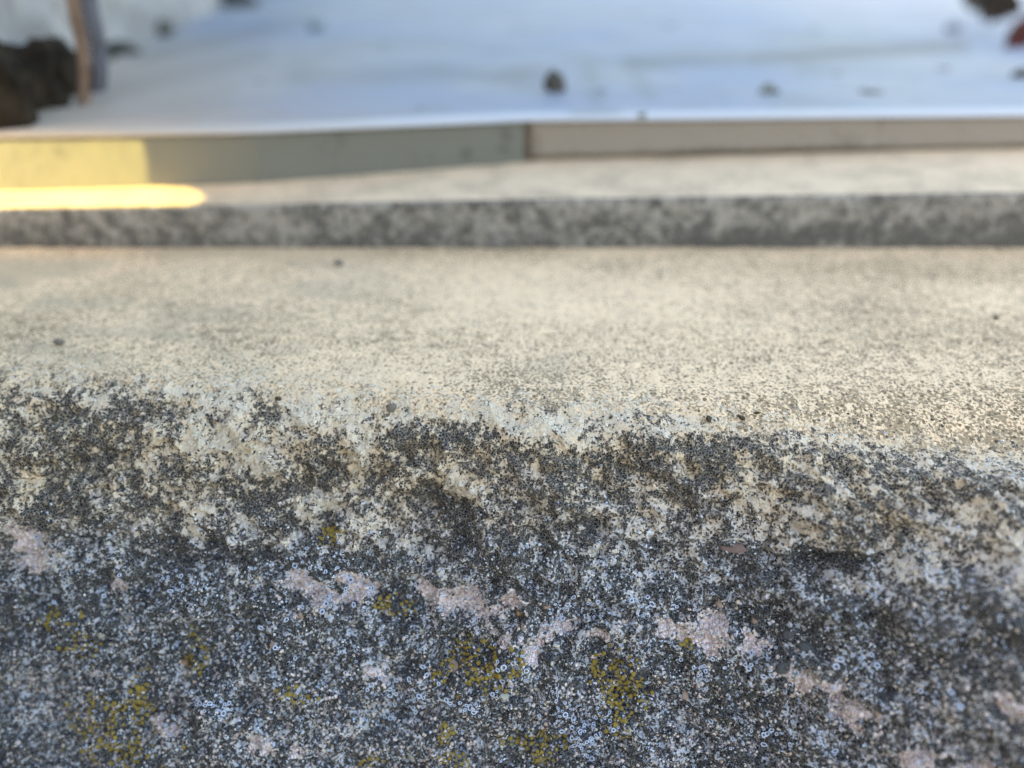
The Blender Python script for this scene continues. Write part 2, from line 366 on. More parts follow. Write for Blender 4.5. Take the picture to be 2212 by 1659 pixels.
def pick(weight, n):
    p = np.clip(weight, 0, None); p = p / p.sum()
    return rng.choice(len(p), size=n, replace=False, p=p)
def spread(weight, n, dmin):
    got = []; pts = np.empty((0, 3))
    for i in pick(weight, min(n * 6, 4000)):
        if len(pts) == 0 or ((pts - Pf[i]) ** 2).sum(1).min() > (dmin * random.uniform(0.6, 1.5)) ** 2:
            got.append(i); pts = np.vstack([pts, Pf[i]])
            if len(got) == n: break
    return np.array(got)
def frames(nrm, spin):
    a = np.where(np.abs(nrm[:, :1]) < 0.9, np.array([[1., 0, 0]]), np.array([[0, 1., 0]]))
    t = np.cross(nrm, a); t /= np.linalg.norm(t, axis=1, keepdims=True)
    b = np.cross(nrm, t); c, s_ = np.cos(spin)[:, None], np.sin(spin)[:, None]
    return t * c + b * s_, -t * s_ + b * c, nrm
def ico(sub=1):
    bm = bmesh.new(); bmesh.ops.create_icosphere(bm, subdivisions=sub, radius=1)
    V = np.array([v.co[:] for v in bm.verts]); F = np.array([[v.index for v in f.verts] for f in bm.faces]); bm.free()
    return V, F
def scatter_mesh(name, idx, shapes, rad, flat, mat, lift=0.2, jit=0.35, smooth=True, parent=kerb, cam_w=None, off=None):
    """real little lumps joined into one mesh"""
    V0, F0 = shapes
    n = len(idx); p = Pf[idx]; nrm = Nf[idx]
    tx, ty, tz = frames(nrm, rng.uniform(0, 6.28, n))
    r = rng.uniform(rad[0], rad[1], n) ** 1.0
    sx = r * rng.uniform(0.8, 1.3, n); sy = r * rng.uniform(0.8, 1.3, n); sz = r * rng.uniform(flat[0], flat[1], n)
    L = V0[None] * (1 + jit * rng.uniform(-1, 1, (n, len(V0), 1)))
    W = (p + nrm * (sz * lift)[:, None])[:, None] + tx[:, None] * (L[..., :1] * sx[:, None, None]) + ty[:, None] * (L[..., 1:2] * sy[:, None, None]) + tz[:, None] * (L[..., 2:3] * sz[:, None, None])
    F = (F0[None] + (np.arange(n) * len(V0))[:, None, None]).reshape(-1, F0.shape[1])
    me = raw_mesh(name, W.reshape(-1, 3), F, mat, smooth)
    return tag(link(name, me, parent), kind='stuff')

inview = (PXf > -60) & (PXf < 2270) & (PYf < 1720)
I1 = ico(1)
wf = inview * Ff * (1 - sst(0.3, 0.6, Pkf))
scatter_mesh('charcoal_granules', pick(wf * (0.3 + 0.7 * COOL[ix]) * sst(0.50, 0.78, Dloc), 25000), I1, (0.00010, 0.00026), (0.5, 0.9), M_gran, 0.1)
scatter_mesh('pale_crumbs', pick(inview * Ff * sst(0.56, 0.38, Dloc) * (1 - Pkf * .7) + 1e-9, 7000), I1, (0.00008, 0.00024), (0.25, 0.6), M_pale, 0.0, 0.5, False)
M_glint = mat_granule('glint_crumbs', [(0.0, (0.46, 0.62, 0.94)), (0.5, (0.68, 0.78, 0.95)), (1.0, (0.80, 0.77, 0.72))], 0.4, 0.6)
scatter_mesh('glint_crumbs', pick(inview * COOL[ix] * (0.25 + sst(0.5, 0.7, fbm(Pf[:, 0], Pf[:, 2], 0.0024, 3, 909))) + 1e-12, 7500), I1, (0.00007, 0.00021), (0.4, 0.8), M_glint, 0.3, 0.4, False)  # pale granules, their blue-white colour also imitating glints
pw = sst(0.25, 0.7, Pkf) * (1 - 0.65 * sst(0.6, 0.85, Pkf)) + 0.10 * sst(1250, 1500, PYf)
scatter_mesh('sand_grains', pick(inview * Ff * pw + 1e-12, 3600), I1, (0.00014, 0.00036), (0.5, 0.9), M_sand, 0.1, 0.28)
tw = inview * (1 - Ff) * sst(330, 60, edge_row[ix] - PYf) * sst(0.35, 0.75, Dloc)
scatter_mesh('grey_specks', pick(tw + 1e-12, 3500), I1, (0.00007, 0.00017), (0.3, 0.6), mat_granule('speck_brown', [(0, (0.05, 0.045, 0.035)), (1, (0.17, 0.14, 0.10))]), 0.0)

# yellow discs --------------------------------------------------------------
def dome(segs=10):
    V = [(0, 0, 0.55)]; F = []
    for k, (rr, zz) in enumerate([(0.55, 0.5), (0.95, 0.28), (0.92, -0.3)]):
        for i in range(segs):
            a = 2 * math.pi * i / segs
            V.append((rr * math.cos(a), rr * math.sin(a), zz))
    for i in range(segs): F.append((0, 1 + i, 1 + (i + 1) % segs))
    for k in range(2):
        for i in range(segs):
            a, b = 1 + k * segs + i, 1 + k * segs + (i + 1) % segs
            F.append((a, a + segs, b + segs)); F.append((a, b + segs, b))
    return np.array(V), np.array(F)
DV, DF = dome()
disc_me = [raw_mesh('lichen_disc', DV * (1 + 0.10 * rng.uniform(-1, 1, (len(DV), 1))), DF, M_yel) for _ in range(5)]
colonies = [
    (712, 1160, 18, 14, 20, 'small mustard lichen tuft below the broken crust edge left of centre'),
    (845, 1308, 34, 20, 30, 'mustard lichen sprinkled between the two central pink patches'),
    (1035, 1438, 62, 42, 120, 'largest central mustard lichen colony, of round discs, below the middle pink patch'),
    (1308, 1440, 22, 28, 34, 'mustard lichen group just above the long colony right of centre'),
    (1345, 1505, 34, 52, 110, 'tall mustard lichen colony running downwards right of centre'),
    (428, 1412, 18, 36, 44, 'upright mustard lichen streak in the left part of the rough front'),
    (118, 1332, 38, 18, 34, 'upper left mustard lichen patch, out of focus under the pale pink patch'),
    (180, 1400, 30, 22, 26, 'loose mustard lichen patch midway down the left side'),
    (215, 1552, 56, 34, 90, 'wide mustard lichen patch near the lower left corner'),
    (302, 1520, 20, 44, 50, 'narrow mustard lichen streak beside the lower left patch'),
    (262, 1618, 80, 30, 90, 'mustard lichen patch cut by the bottom edge at left'),
    (645, 1500, 40, 14, 18, 'thin row of mustard lichen discs left of the central colony'),
    (962, 1585, 12, 18, 18, 'mustard lichen tuft beneath the central colony'),
    (985, 1640, 24, 14, 20, 'mustard lichen tuft at the bottom edge left of centre'),
    (1178, 1612, 32, 26, 54, 'dense mustard lichen patch at the bottom edge in the middle'),
    (1102, 1592, 12, 14, 10, 'few mustard discs left of the bottom middle patch'),
    (1490, 1390, 14, 8, 8, 'tiny mustard lichen group on the right near a dark hollow'),
    (795, 1642, 20, 8, 10, 'tiny mustard lichen group touching the bottom edge'),
]
cand = []
for ci, (cx, cy, rx, ry, n, lab) in enumerate(colonies):
    wobx = 0.5 + (fbm(Pf[:, 0], Pf[:, 2], 0.0016, 3, 200 + ci) - 0.45) * 3
    wgt = np.exp(-(((PXf - cx) / (rx * 1.15)) ** 2 + ((PYf - cy) / (ry * 1.15)) ** 2) ** 1.5) * np.clip(wobx, 0, 1) ** 2
    idx = spread(wgt + 1e-15, n, 0.00062); n = len(idx)
    q = Pf[idx].mean(0)
    root = empty('mustard_lichen', q, lab, 'lichen', 'mustard lichen colonies on the rough front')
    big = np.sort(rng.gamma(5, 1, n))[::-1]
    for j, i in enumerate(idx):
        r = 0.00015 + 0.00026 * min(big[j] / 8, 1.2)
        cand.append((r, i, root))
cand.sort(key=lambda t: -t[0])
def place(o, i, r, root, lift, zs=0.8):
    tx, ty, tz = frames(Nf[i:i + 1], np.array([random.random() * 6.28]))
    m = Matrix((tx[0] * r * random.uniform(.85, 1.15), ty[0] * r * random.uniform(.85, 1.15), tz[0] * r * zs)).transposed().to_4x4()
    m.translation = Vector(Pf[i] + Nf[i] * lift) - root.location
    o.matrix_local = m
rest = {}
for r, i, root in cand:
    if r > 0.00020:
        o = link('lichen_disc', random.choice(disc_me), root); place(o, i, r, root, r * 0.45)
    else: rest.setdefault(root, []).append((r, i))
for root, lst in rest.items():
    idx = np.array([i for _, i in lst]); q = np.array(root.location)
    n = len(idx); tx, ty, tz = frames(Nf[idx], rng.uniform(0, 6.28, n)); r = np.array([a for a, _ in lst])[:, None, None]
    W = (Pf[idx] + Nf[idx] * 0.0001 - q)[:, None] + r * (tx[:, None] * DV[None, :, :1] + ty[:, None] * DV[None, :, 1:2] + tz[:, None] * DV[None, :, 2:3] * 0.8)
    F = (DF[None] + (np.arange(n) * len(DV))[:, None, None]).reshape(-1, 3)
    tag(link('small_lichen_discs', raw_mesh('small_lichen_discs', W.reshape(-1, 3), F, M_yel), root), kind='stuff')

# pale ringed cups ------------------------------------------------------------
def cup(segs=12, sides=5, squash=0.0, gap=0.0):
    V = []; F = []; mat = []
    for i in range(segs):
        a = 2 * math.pi * i / segs; R = 0.78 * (1 + squash * math.sin(2 * a + 1) + 0.08 * math.sin(5 * a))
        for k in range(sides):
            b = 2 * math.pi * k / sides
            rr = R + 0.24 * math.cos(b); V.append((rr * math.cos(a), rr * math.sin(a), 0.26 * math.sin(b) + 0.2))
    for i in range(segs):
        for k in range(sides):
            a = i * sides + k; b = i * sides + (k + 1) % sides; c = ((i + 1) % segs) * sides + (k + 1) % sides; d = ((i + 1) % segs) * sides + k
            F += [(a, d, c), (a, c, b)]; mat += [0, 0]
    ctr = len(V); V.append((0, 0, -0.05)); base = len(V)
    for i in range(segs):
        a = 2 * math.pi * i / segs; V.append((0.8 * math.cos(a), 0.8 * math.sin(a), 0.06))
    for i in range(segs): F.append((ctr, base + i, base + (i + 1) % segs)); mat.append(1)
    return np.array(V), np.array(F), np.array(mat)
def cup_mesh(name, V, F, mt):
    me = raw_mesh(name, V, F); me.materials.append(M_rim); me.materials.append(M_well)
    me.polygons.foreach_set('material_index', mt.astype(np.int32)); return me
cups = [cup(squash=s_) for s_ in (0.0, 0.12, 0.22)]
cup_me = [cup_mesh('pale_cup', *c) for c in cups]
cup_sites = [
    (690, 1225, 70, 30, 34, 'loose group of pale blue ringed lichen cups under the broken crust edge'),
    (705, 1300, 40, 20, 16, 'pale ringed lichen cups over the left central pink patch'),
    (780, 1290, 26, 36, 22, 'pale ringed lichen cups left of the middle pink patch'),
    (900, 1480, 40, 30, 24, 'pale ringed lichen cups left of the largest mustard colony'),
    (1130, 1430, 46, 40, 26, 'pale ringed lichen cups right of the largest mustard colony'),
    (1245, 1545, 50, 26, 60, 'dense blue white lichen cups left of the long mustard colony'),
    (1265, 1600, 30, 24, 56, 'tight blue white cluster of lichen cups near the bottom edge'),
    (1000, 1520, 60, 24, 22, 'scattered pale lichen cups below the largest mustard colony'),
    (830, 1540, 50, 40, 34, 'pale lichen cups above the bottom edge left of centre'),
    (1260, 1320, 36, 18, 16, 'pale ringed lichen cups at the foot of the crust right of centre'),
    (1430, 1310, 36, 12, 16, 'pale ringed lichen cups in a row right of the middle pink patch'),
    (1510, 1445, 70, 30, 22, 'pale ringed lichen cups between the right pink patches'),
    (1640, 1440, 30, 18, 16, 'pale ringed lichen cups beside the right pink patch'),
    (1850, 1432, 50, 14, 20, 'blurred pale lichen cups around the dark hollow at right'),
    (2010, 1500, 80, 30, 18, 'large blurred pale lichen cups near the lower right corner'),
    (1650, 1590, 90, 26, 28, 'pale lichen cups along the bottom right'),
    (560, 1390, 80, 50, 30, 'faint pale lichen cups left of centre'),
    (480, 1520, 40, 26, 26, 'soft blue white lichen cups in the lower left'),
    (390, 1265, 60, 30, 26, 'blue white lichen cups in the upper left of the rough front'),
    (130, 1245, 80, 60, 26, 'blurred blue white lichen cups by the left pale patch'),
]
nsmall = []
for ci, (cx, cy, rx, ry, n, lab) in enumerate(cup_sites):
    wgt = np.exp(-(((PXf - cx) / rx) ** 2 + ((PYf - cy) / ry) ** 2)) * (0.1 + np.clip((fbm(Pf[:, 0], Pf[:, 2], 0.0016, 3, 300 + ci) - 0.5) * 4, 0, 1))
    idx = spread(wgt, n, 0.00058); n = len(idx)
    root = empty('pale_lichen', Pf[idx].mean(0), lab, 'lichen', 'pale ringed lichen cups on the rough front')
    for j, i in enumerate(idx):
        r = random.choice((0.00015, 0.00018, 0.00022, 0.00026, 0.00030, 0.00036, 0.00046))
        o = link('pale_cup', random.choice(cup_me), root); place(o, i, r, root, r * 0.35, 1.0)
idx = pick(inview * Ff * (0.04 + sst(1130, 1350, PYf)) * (0.15 + np.clip((fbm(Pf[:, 0], Pf[:, 2], 0.0022, 3, 333) - 0.5) * 5, 0, 1)) * (1 - 0.7 * Pkf) + 1e-12, 1500)
V0, F0, m0 = cups[1]
n = len(idx); tx, ty, tz = frames(Nf[idx], rng.uniform(0, 6.28, n)); r = rng.uniform(0.00010, 0.00026, n)[:, None, None]
W = (Pf[idx] + Nf[idx] * 0.0001)[:, None] + r * (tx[:, None] * V0[None, :, :1] + ty[:, None] * V0[None, :, 1:2] + tz[:, None] * V0[None, :, 2:3])
me = cup_mesh('scattered_pale_cups', W.reshape(-1, 3), (F0[None] + (np.arange(n) * len(V0))[:, None, None]).reshape(-1, 3), np.tile(m0, n))
tag(link('scattered_pale_cups', me, kerb), kind='stuff')

# pebbles and grains set in the face ------------------------------------------
def pebble_mesh(name, seed, mat, flat=0.7, rough=0.12, sub=3):
    V, F = ico(sub); r = np.random.default_rng(seed)
    d = sum(np.sin(V @ r.normal(0, 1.6 * (k + 1), 3) + r.uniform(0, 6)) / (k + 1) for k in range(4)) * rough * 0.5
    V = V * (1 + d[:, None]) * np.array([1, 0.8, flat])
    return raw_mesh(name, V, F, mat)
def nearest(px, py):
    return int(np.argmin((PXf - px) ** 2 + (PYf - py) ** 2))
M_lav = mat_flat('lavender_quartz', (0.46, 0.46, 0.52), (0.38, 0.38, 0.44), 700, 0.35, 0.5)
M_glass = mat_flat('milky_quartz', (0.42, 0.44, 0.40), (0.26, 0.27, 0.25), 2200, 0.2, 0.6)
M_tan = mat_flat('amber_grain', (0.36, 0.22, 0.11), (0.26, 0.17, 0.10), 900, 0.4, 0.5)
M_br = mat_flat('brown_grain', (0.23, 0.17, 0.14), (0.36, 0.28, 0.24), 2600, 0.6, 0.4)
M_grey = mat_flat('grey_pebble', (0.24, 0.22, 0.19), (0.15, 0.14, 0.125), 900, 0.7, 0.3, 0.0001)
M_slate = mat_flat('slate', (0.075, 0.085, 0.10), (0.12, 0.125, 0.14), 900, 0.6, 0.3, 0.0001)
for k, (px, py, r, mat, lab) in enumerate([
        (836, 1324, 0.00078, M_lav, 'lavender grey quartz grain'), (925, 1354, 0.00074, M_lav, 'lavender grey quartz grain'), (1254, 1370, 0.00105, M_lav, 'large lavender grey grain'),
        (1120, 1326, 0.0007, M_tan, 'amber grain'), (1090, 1505, 0.0010, M_glass, 'milky translucent grain'), (890, 1632, 0.0014, M_glass, 'milky translucent grain'),
        (980, 1437, 0.0013, M_br, 'brown grain'), (1087, 1445, 0.0006, M_glass, None), (1690, 1445, 0.0012, M_slate, 'dark slate chip'), (1740, 1395, 0.0016, M_slate, 'dark slate chip'), (1700, 1372, 0.0012, M_slate, 'dark slate chip'),
        (228, 1326, 0.0006, M_glass, None), (345, 1385, 0.0009, M_glass, None), (348, 1405, 0.0008, M_lav, None), (240, 1390, 0.0006, M_glass, None), (400, 1432, 0.0010, M_tan, 'amber grain'),
        (220, 1370, 0.0008, M_glass, None), (650, 1330, 0.0007, M_br, None), (1130, 1355, 0.0007, M_br, None), (1180, 1310, 0.0008, M_br, None), (1020, 1300, 0.0006, M_br, None), (1010, 1330, 0.0006, M_lav, None),
        (1555, 1305, 0.0008, M_br, None), (1630, 1345, 0.0008, M_br, None), (330, 1420, 0.0009, M_slate, None), (1480, 1500, 0.0009, M_br, None), (590, 1390, 0.0008, M_br, None)]):
    o = link('embedded_grain', pebble_mesh('embedded_grain', k, mat, 0.55, 0.18), kerb)
    i = nearest(px, py); tx, ty, tz = frames(Nf[i:i + 1], np.array([random.random() * 6.28]))
    m = Matrix((tx[0] * r * 0.85, ty[0] * r * 0.8, tz[0] * r * 0.7)).transposed().to_4x4(); m.translation = Vector(Pf[i] - Nf[i] * r * 0.08); o.matrix_local = m
    if lab: o['label'] = lab

def loose(name, px, py, r, mat, lab, cat, flat=0.7, group=None, seed=1, lift=0.5, sx=1.0):
    i = nearest(px, py); p = Pf[i] + Nf[i] * r * lift
    me = pebble_mesh(name, seed, mat, flat, 0.3)
    if name == 'dirt_crumb':
        for v in me.vertices: v.co *= random.uniform(0.72, 1.25)
        r *= 0.62
    o = link(name, me, None, p); o.scale = (r * sx, r, r); o.rotation_euler = (0.3, 0.2, seed)
    return tag(o, lab, cat, group)
loose('pebble', 846, 884, 0.0008, M_grey, 'small round grey pebble resting on the rim of the nearest step', 'pebble', 0.9, seed=3)
# crumbs of dirt on the smooth top near the rim
M_dirt = mat_flat('dark_dirt', (0.05, 0.045, 0.035), (0.11, 0.09, 0.06), 1500, 0.9, 0.2)
for k, (px, py, r, lab) in enumerate([(1532, 905, 0.0009, 'dark crumb of dirt on the rim right of centre, left one of the pair'), (1600, 903, 0.0008, 'dark crumb of dirt on the rim right of centre, right one of the pair'),
        (1638, 893, 0.0005, 'tiny dark crumb just beyond the pair on the rim'), (1320, 902, 0.0004, 'tiny dark crumb on the rim near the middle'), (120, 905, 0.0009, 'blurred dark crumb at the far left of the rim'),
        (602, 862, 0.0006, 'brown crumb on the rim left of the round pebble'), (2155, 677, 0.0008, 'dark crumb on the cream top near the right border'), (1220, 890, 0.00035, 'tiny brown crumb at the rim in the middle')]):
    loose('dirt_crumb', px, py, r, M_dirt, lab, 'dirt crumb', 0.7, 'crumbs of dirt on the nearest step', k + 20, 0.3, 1.4)

# the curved shell-like chip on the right of the rough front
chip = empty('stone_chip', Pf[nearest(1590, 1187)], 'pinkish oval stone chip half buried in the dark crust right of centre', 'stone chip')
o = link('core', pebble_mesh('core', 77, mat_flat('pink_chip', (0.46, 0.34, 0.32), (0.16, 0.11, 0.10), 900, 0.6, 0.3, 0.0002), 0.6, 0.15), chip); o.scale = (0.0023, 0.0013, 0.0011); o.location = (0, 0.0006, 0)
V = []; F = []
for i in range(15):
    a = math.pi * (0.02 + 1.0 * i / 14)
    for (rr, zz) in ((2.5, 0), (2.95, 0), (2.8, 0.55), (2.55, 0.45)):
        jj = random.uniform(0.90, 1.08); V.append((rr * math.cos(a) * 0.001 * jj, 0.0012 + zz * 0.0005, (-0.2 + rr * 0.50 * math.sin(a) * jj) * 0.001))
for i in range(14):
    for k in range(4): F.append((i * 4 + k, i * 4 + (k + 1) % 4, i * 4 + 4 + (k + 1) % 4, i * 4 + 4 + k))
link('curved_rim', raw_mesh('curved_rim', V, F, M_pale), chip)

# crumbs on the far part of the smooth top
for k, (px, py, r, mat, lab) in enumerate([(733, 568, 0.0013, M_grey, 'blue grey grit lump at the back of the cream top'), (128, 738, 0.0010, M_grey, 'small grey grit lump on the cream top at left')]):
    p = on_z(px, py, 0.0005); o = link('grit_lump', pebble_mesh('grit_lump', 40 + k, mat, 0.6, 0.3), None, p); o.scale = (r, r, r)
    tag(o, lab, 'grit')

# ------------------------------------------------------------------ second step, upper blocks, slab
def line_pts(pts, n_per=60, ext=0.6):
    """polyline through 3-D points, continued straight to x = -ext and ext"""
    a, b = pts[0], pts[1]; t = (-ext - a.x) / (b.x - a.x); first = a + (b - a) * t
    a, b = pts[-2], pts[-1]; t = (ext - a.x) / (b.x - a.x); last = a + (b - a) * t
    return [first] + list(pts) + [last]
def sample(pts, X_):
    px = [p.x for p in pts]
    return np.stack([X_, np.interp(X_, px, [p.y for p in pts]), np.interp(X_, px, [p.z for p in pts])], -1)
YR = 0.180
r1_top = line_pts([on_y(0, 452, YR), on_y(700, 441, YR), on_y(1106, 433, YR), on_y(2212, 417, YR)])
r1_top[0].z = r1_top[1].z; r1_top[-1].z = r1_top[-2].z
zt = lambda x: np.interp(x, [p.x for p in r1_top], [p.z for p in r1_top])
def on_tread(px, py):
    z = 0.0127
    for _ in range(8):
        p = on_z(px, py, z); z = float(zt(p.x))
    return p
def sheet(name, profile, x0, x1, nx, mat, parent=None, amp=0.0002, seed=0, darkf=None, fr=0.004):
    """extrude a list of curves (each a function of x) into one smooth sheet"""
    X_ = np.linspace(x0, x1, nx)
    rows = [f(X_) for f in profile]
    G = np.stack(rows)
    up = np.gradient(G, axis=0); tx = np.gradient(G, axis=1); nn = np.cross(tx, up); nn /= np.linalg.norm(nn, axis=-1, keepdims=True) + 1e-12
    S = np.cumsum(np.linalg.norm(np.diff(G, axis=0, prepend=G[:1]), axis=-1), 0)
    G = G + nn * (amp * (fbm(G[..., 0], S, fr, 4, seed) - 0.5))[..., None]
    px, py = project(G)
    dk = darkf(px, py, G, S) if darkf else np.full(px.shape, 0.5)
    me = raw_mesh(name, G.reshape(-1, 3), grid_faces(*px.shape), mat, True, {'dark': dk})
    return link(name, me, parent)
def seg(fa, fb, n, skip=False):
    return [(lambda X_, t=t: fa(X_) * (1 - t) + fb(X_) * t) for t in np.linspace(0, 1, n)[(1 if skip else 0):]]

left_base = [on_tread(0, 414), on_tread(330, 405), on_tread(560, 396), on_tread(1130, 353)]
right_base = [on_tread(1150, 352), on_tread(1500, 343), on_tread(2212, 326)]
xj = (left_base[-1].x + right_base[0].x) / 2
ZS = 0.0250
f_bot = lambda X_: np.stack([X_, np.full_like(X_, YR) + 0.0002, np.full_like(X_, -0.001)], -1)
f_edge = lambda X_: np.stack([X_, np.full_like(X_, YR), zt(X_)], -1)
f_edge2 = lambda X_: f_edge(X_) + np.array([0, 0.0008, 0.0000])
f_mid = lambda X_: f_edge(X_) + np.array([0, 0.0003, -0.0003])
f_lo = lambda X_: f_edge(X_) + np.array([0, -0.0000, -0.0012])
f_back = lambda X_: np.stack([X_, np.full_like(X_, 0.262), zt(X_) + 0.0006], -1)
M_rise = mat_step('weathered_riser', (0.30, 0.29, 0.275), (0.095, 0.093, 0.09), 0.38, 0.62, 520, 1600)
M_tread = mat_step('cream_tread', (0.66, 0.535, 0.395), (0.44, 0.36, 0.265), 0.48, 0.72, 90, 600)
s2 = empty('stone_step', (0, 0.21, 0), 'second stone step with a mottled grey riser and a smooth tan tread', 'stone step')
def loc(o, par):
    o.location = -par.location; return o
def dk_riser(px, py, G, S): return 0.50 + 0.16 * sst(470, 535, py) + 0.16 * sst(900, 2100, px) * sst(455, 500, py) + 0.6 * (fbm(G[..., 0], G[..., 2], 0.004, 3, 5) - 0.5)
riser = loc(sheet('riser', seg(f_bot, f_lo, 26) + seg(f_lo, f_mid, 4, True) + seg(f_mid, f_edge2, 5, True), -0.6, 0.6, 1500, M_rise, s2, 0.0007, 3, dk_riser, 0.003), s2)
loc(sheet('tread', seg(f_edge2, f_back, 34), -0.6, 0.6, 700, M_tread, s2, 0.0003, 4, lambda px, py, G, S: 0.45 + 0.18 * sst(200, 30, np.abs(px - 1900)) * sst(20, 0, np.abs(py - 372)) + 0.25 * sst(0.06, 0.0, np.abs(S - 0.0))), s2)

# upper blocks: the left greyish green one, the right taupe one
def block(name, base, x0, x1, mat, lab, lean, dk, amp=0.0004, seed=9, undercut=0.0):
    L = line_pts(base)
    fb = lambda X_: sample(L, X_) + np.array([0, 0, -0.0012])
    fm = lambda X_: np.stack([X_, sample(L, X_)[:, 1] + lean, np.full_like(X_, ZS - 0.0015)], -1)
    o = empty(name, (0.5 * (x0 + x1), sample(L, np.array([0.5 * (x0 + x1)]))[0, 1], 0.0127), lab, 'stone block')
    prof = []
    if undercut:
        fc = lambda X_: sample(L, X_) + np.array([0, undercut, -0.0012]); fd = lambda X_: sample(L, X_) + np.array([0, undercut, 0.0016]); fe = lambda X_: sample(L, X_) + np.array([0, 0, 0.0020])
        prof = seg(fc, fd, 4) + seg(fd, fe, 3, True) + seg(fe, fm, 14, True)
    else: prof = seg(fb, fm, 18)
    back = lambda X_: fm(X_) + np.array([0, 0.03, 0])
    prof += seg(fm, back, 4, True)
    loc(sheet('face', prof, x0, x1, 500, mat, o, amp, seed, dk), o)
    # the end at the joint
    xe = x1 if x1 < 0.3 else x0
    sX = np.array([xe]); a = fb(sX)[0]; b = fm(sX)[0]
    e = raw_mesh('end_face', [a, b, b + np.array([0, 0.03, 0]), a + np.array([0, 0.03, 0])], [(0, 1, 2, 3)], mat, False, {'dark': [0.7] * 4})
    loc(link('end_face', e, o), o)
    return L
M_bg = mat_step('grey_green_stone', (0.155, 0.16, 0.145), (0.10, 0.102, 0.093), 0.50, 0.72, 60, 500)
M_tp = mat_step('taupe_stone', (0.245, 0.22, 0.195), (0.15, 0.13, 0.11), 0.50, 0.72, 60, 500)
def spots(lst, base=0.4):
    def f(px, py, G, S):
        d = np.full(px.shape, base)
        for (cx, cy, rx, ry, v) in lst: d = d + v * np.exp(-(((px - cx) / rx) ** 2 + ((py - cy) / ry) ** 2))
        return d
    return f
LB = block('stone_block', left_base, -0.6, xj - 0.0012, M_bg, 'grey green stone block on the left, its far left corner lit yellow by the sun', 0.0008,
           spots([(1010, 330, 16, 16, 0.7), (1090, 325, 20, 20, 0.5), (700, 290, 120, 16, 0.15), (1095, 285, 16, 20, 0.4), (420, 300, 90, 14, 0.12)]))
RB = block('stone_block', right_base, xj + 0.0012, 0.6, M_tp, 'taupe stone block right of the vertical joint', 0.0008,
           spots([(1160, 320, 14, 40, 0.5), (1500, 330, 300, 10, 0.35), (1900, 325, 300, 9, 0.45)]), 0.0004, 12, 0.0022)  # long dark bands along its foot paint in the joint shadow
# mortar in the joint between them
jy = 0.5 * (left_base[-1].y + right_base[0].y)
M_mort = mat_flat('brown_mortar', (0.16, 0.13, 0.10), (0.12, 0.10, 0.08), 500, 0.9, 0.2, 0.0004)
bm = bmesh.new(); bmesh.ops.create_cube(bm, size=1, matrix=Matrix.Translation((xj, jy + 0.0115, 0.0178)) @ Matrix.Diagonal((0.0052, 0.020, 0.0110, 1)))
bmesh.ops.bevel(bm, geom=list(bm.edges), offset=0.0006, segments=2); me = bpy.data.meshes.new('mortar_joint'); bm.to_mesh(me); bm.free(); me.materials.append(M_mort)
tag(link('mortar_joint', me), 'brown mortar joint between the grey green block and the taupe block', 'mortar')

# painted slab on top
def mat_slab():
    s = NT('white_painted_slab')
    d = s.attr('dark'); t = s.attr('tan')
    n1 = s.noise(9, 4, 0.6); n2 = s.noise(50, 5, 0.68); n3 = s.noise(16, 5, 0.65, dist=0.6)
    c = s.mix(s.ramp(n1, 0.38, 0.62), (0.215, 0.26, 0.36), (0.285, 0.31, 0.36))
    c = s.mix(s.ramp(n2, 0.5, 0.7, 0, 0.45), c, (0.17, 0.20, 0.22))
    c = s.mix(s.ramp(n3, 0.48, 0.66, 0, 0.6), c, (0.17, 0.195, 0.215))
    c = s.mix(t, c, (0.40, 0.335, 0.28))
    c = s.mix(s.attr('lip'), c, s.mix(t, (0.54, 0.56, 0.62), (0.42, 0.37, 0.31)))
    c = s.mix(s.math('MULTIPLY', d, s.ramp(n2, 0.25, 0.55, 0.75, 1.0)), c, (0.09, 0.10, 0.09))
    return s.done(c, 0.6, s.bump(n2, 0.0002), 0.15)
M_slab = mat_slab()
ft = line_pts([p.copy() for p in left_base[:3]] + [left_base[-1].copy()] + [right_base[1].copy(), right_base[2].copy()])
fy = lambda X_: sample(ft, X_)[:, 1]
ffr = lambda z, dy: (lambda X_: np.stack([X_, fy(X_) + dy, np.full_like(X_, z)], -1))
prof = seg(ffr(ZS - 0.0013, 0.004), ffr(ZS - 0.0013, 0.0002), 4) + seg(ffr(ZS - 0.0013, 0.0002), ffr(ZS - 0.0011, -0.0004), 3, True) + seg(ffr(ZS - 0.0011, -0.0004), ffr(ZS - 0.0006, -0.0004), 4, True) + seg(ffr(ZS - 0.0006, -0.0004), ffr(ZS, 0.0016), 5, True)
far = lambda X_: np.stack([X_, np.full_like(X_, 2.4), np.full_like(X_, ZS)], -1)
near = ffr(ZS, 0.0016)
prof += [(lambda X_, t=t: near(X_) * (1 - t) + far(X_) * t) for t in (np.linspace(0, 1, 160)[1:] ** 2.2)]
Xl = np.linspace(-1.2, 1.6, 900)
G = np.stack([f(Xl) for f in prof]); gp, gq = project(G)
ahead = (G[..., 1] > 0.1) & (gq > -200)
dk = np.zeros(gp.shape)
def seg_d(x0, y0, x1, y1, wd_):
    vx, vy = x1 - x0, y1 - y0; L2 = vx * vx + vy * vy
    t = np.clip(((gp - x0) * vx + (gq - y0) * vy) / L2, 0, 1)
    return np.exp(-(((gp - x0 - t * vx) ** 2 + (gq - y0 - t * vy) ** 2) / wd_ ** 2))
dk = np.maximum(dk, 0.55 * seg_d(1360, 134, 1600, 124, 16)); dk = np.maximum(dk, 0.72 * seg_d(1620, 127, 2080, 98, 15)); dk = np.maximum(dk, 0.28 * seg_d(1270, 142, 1290, 225, 18))
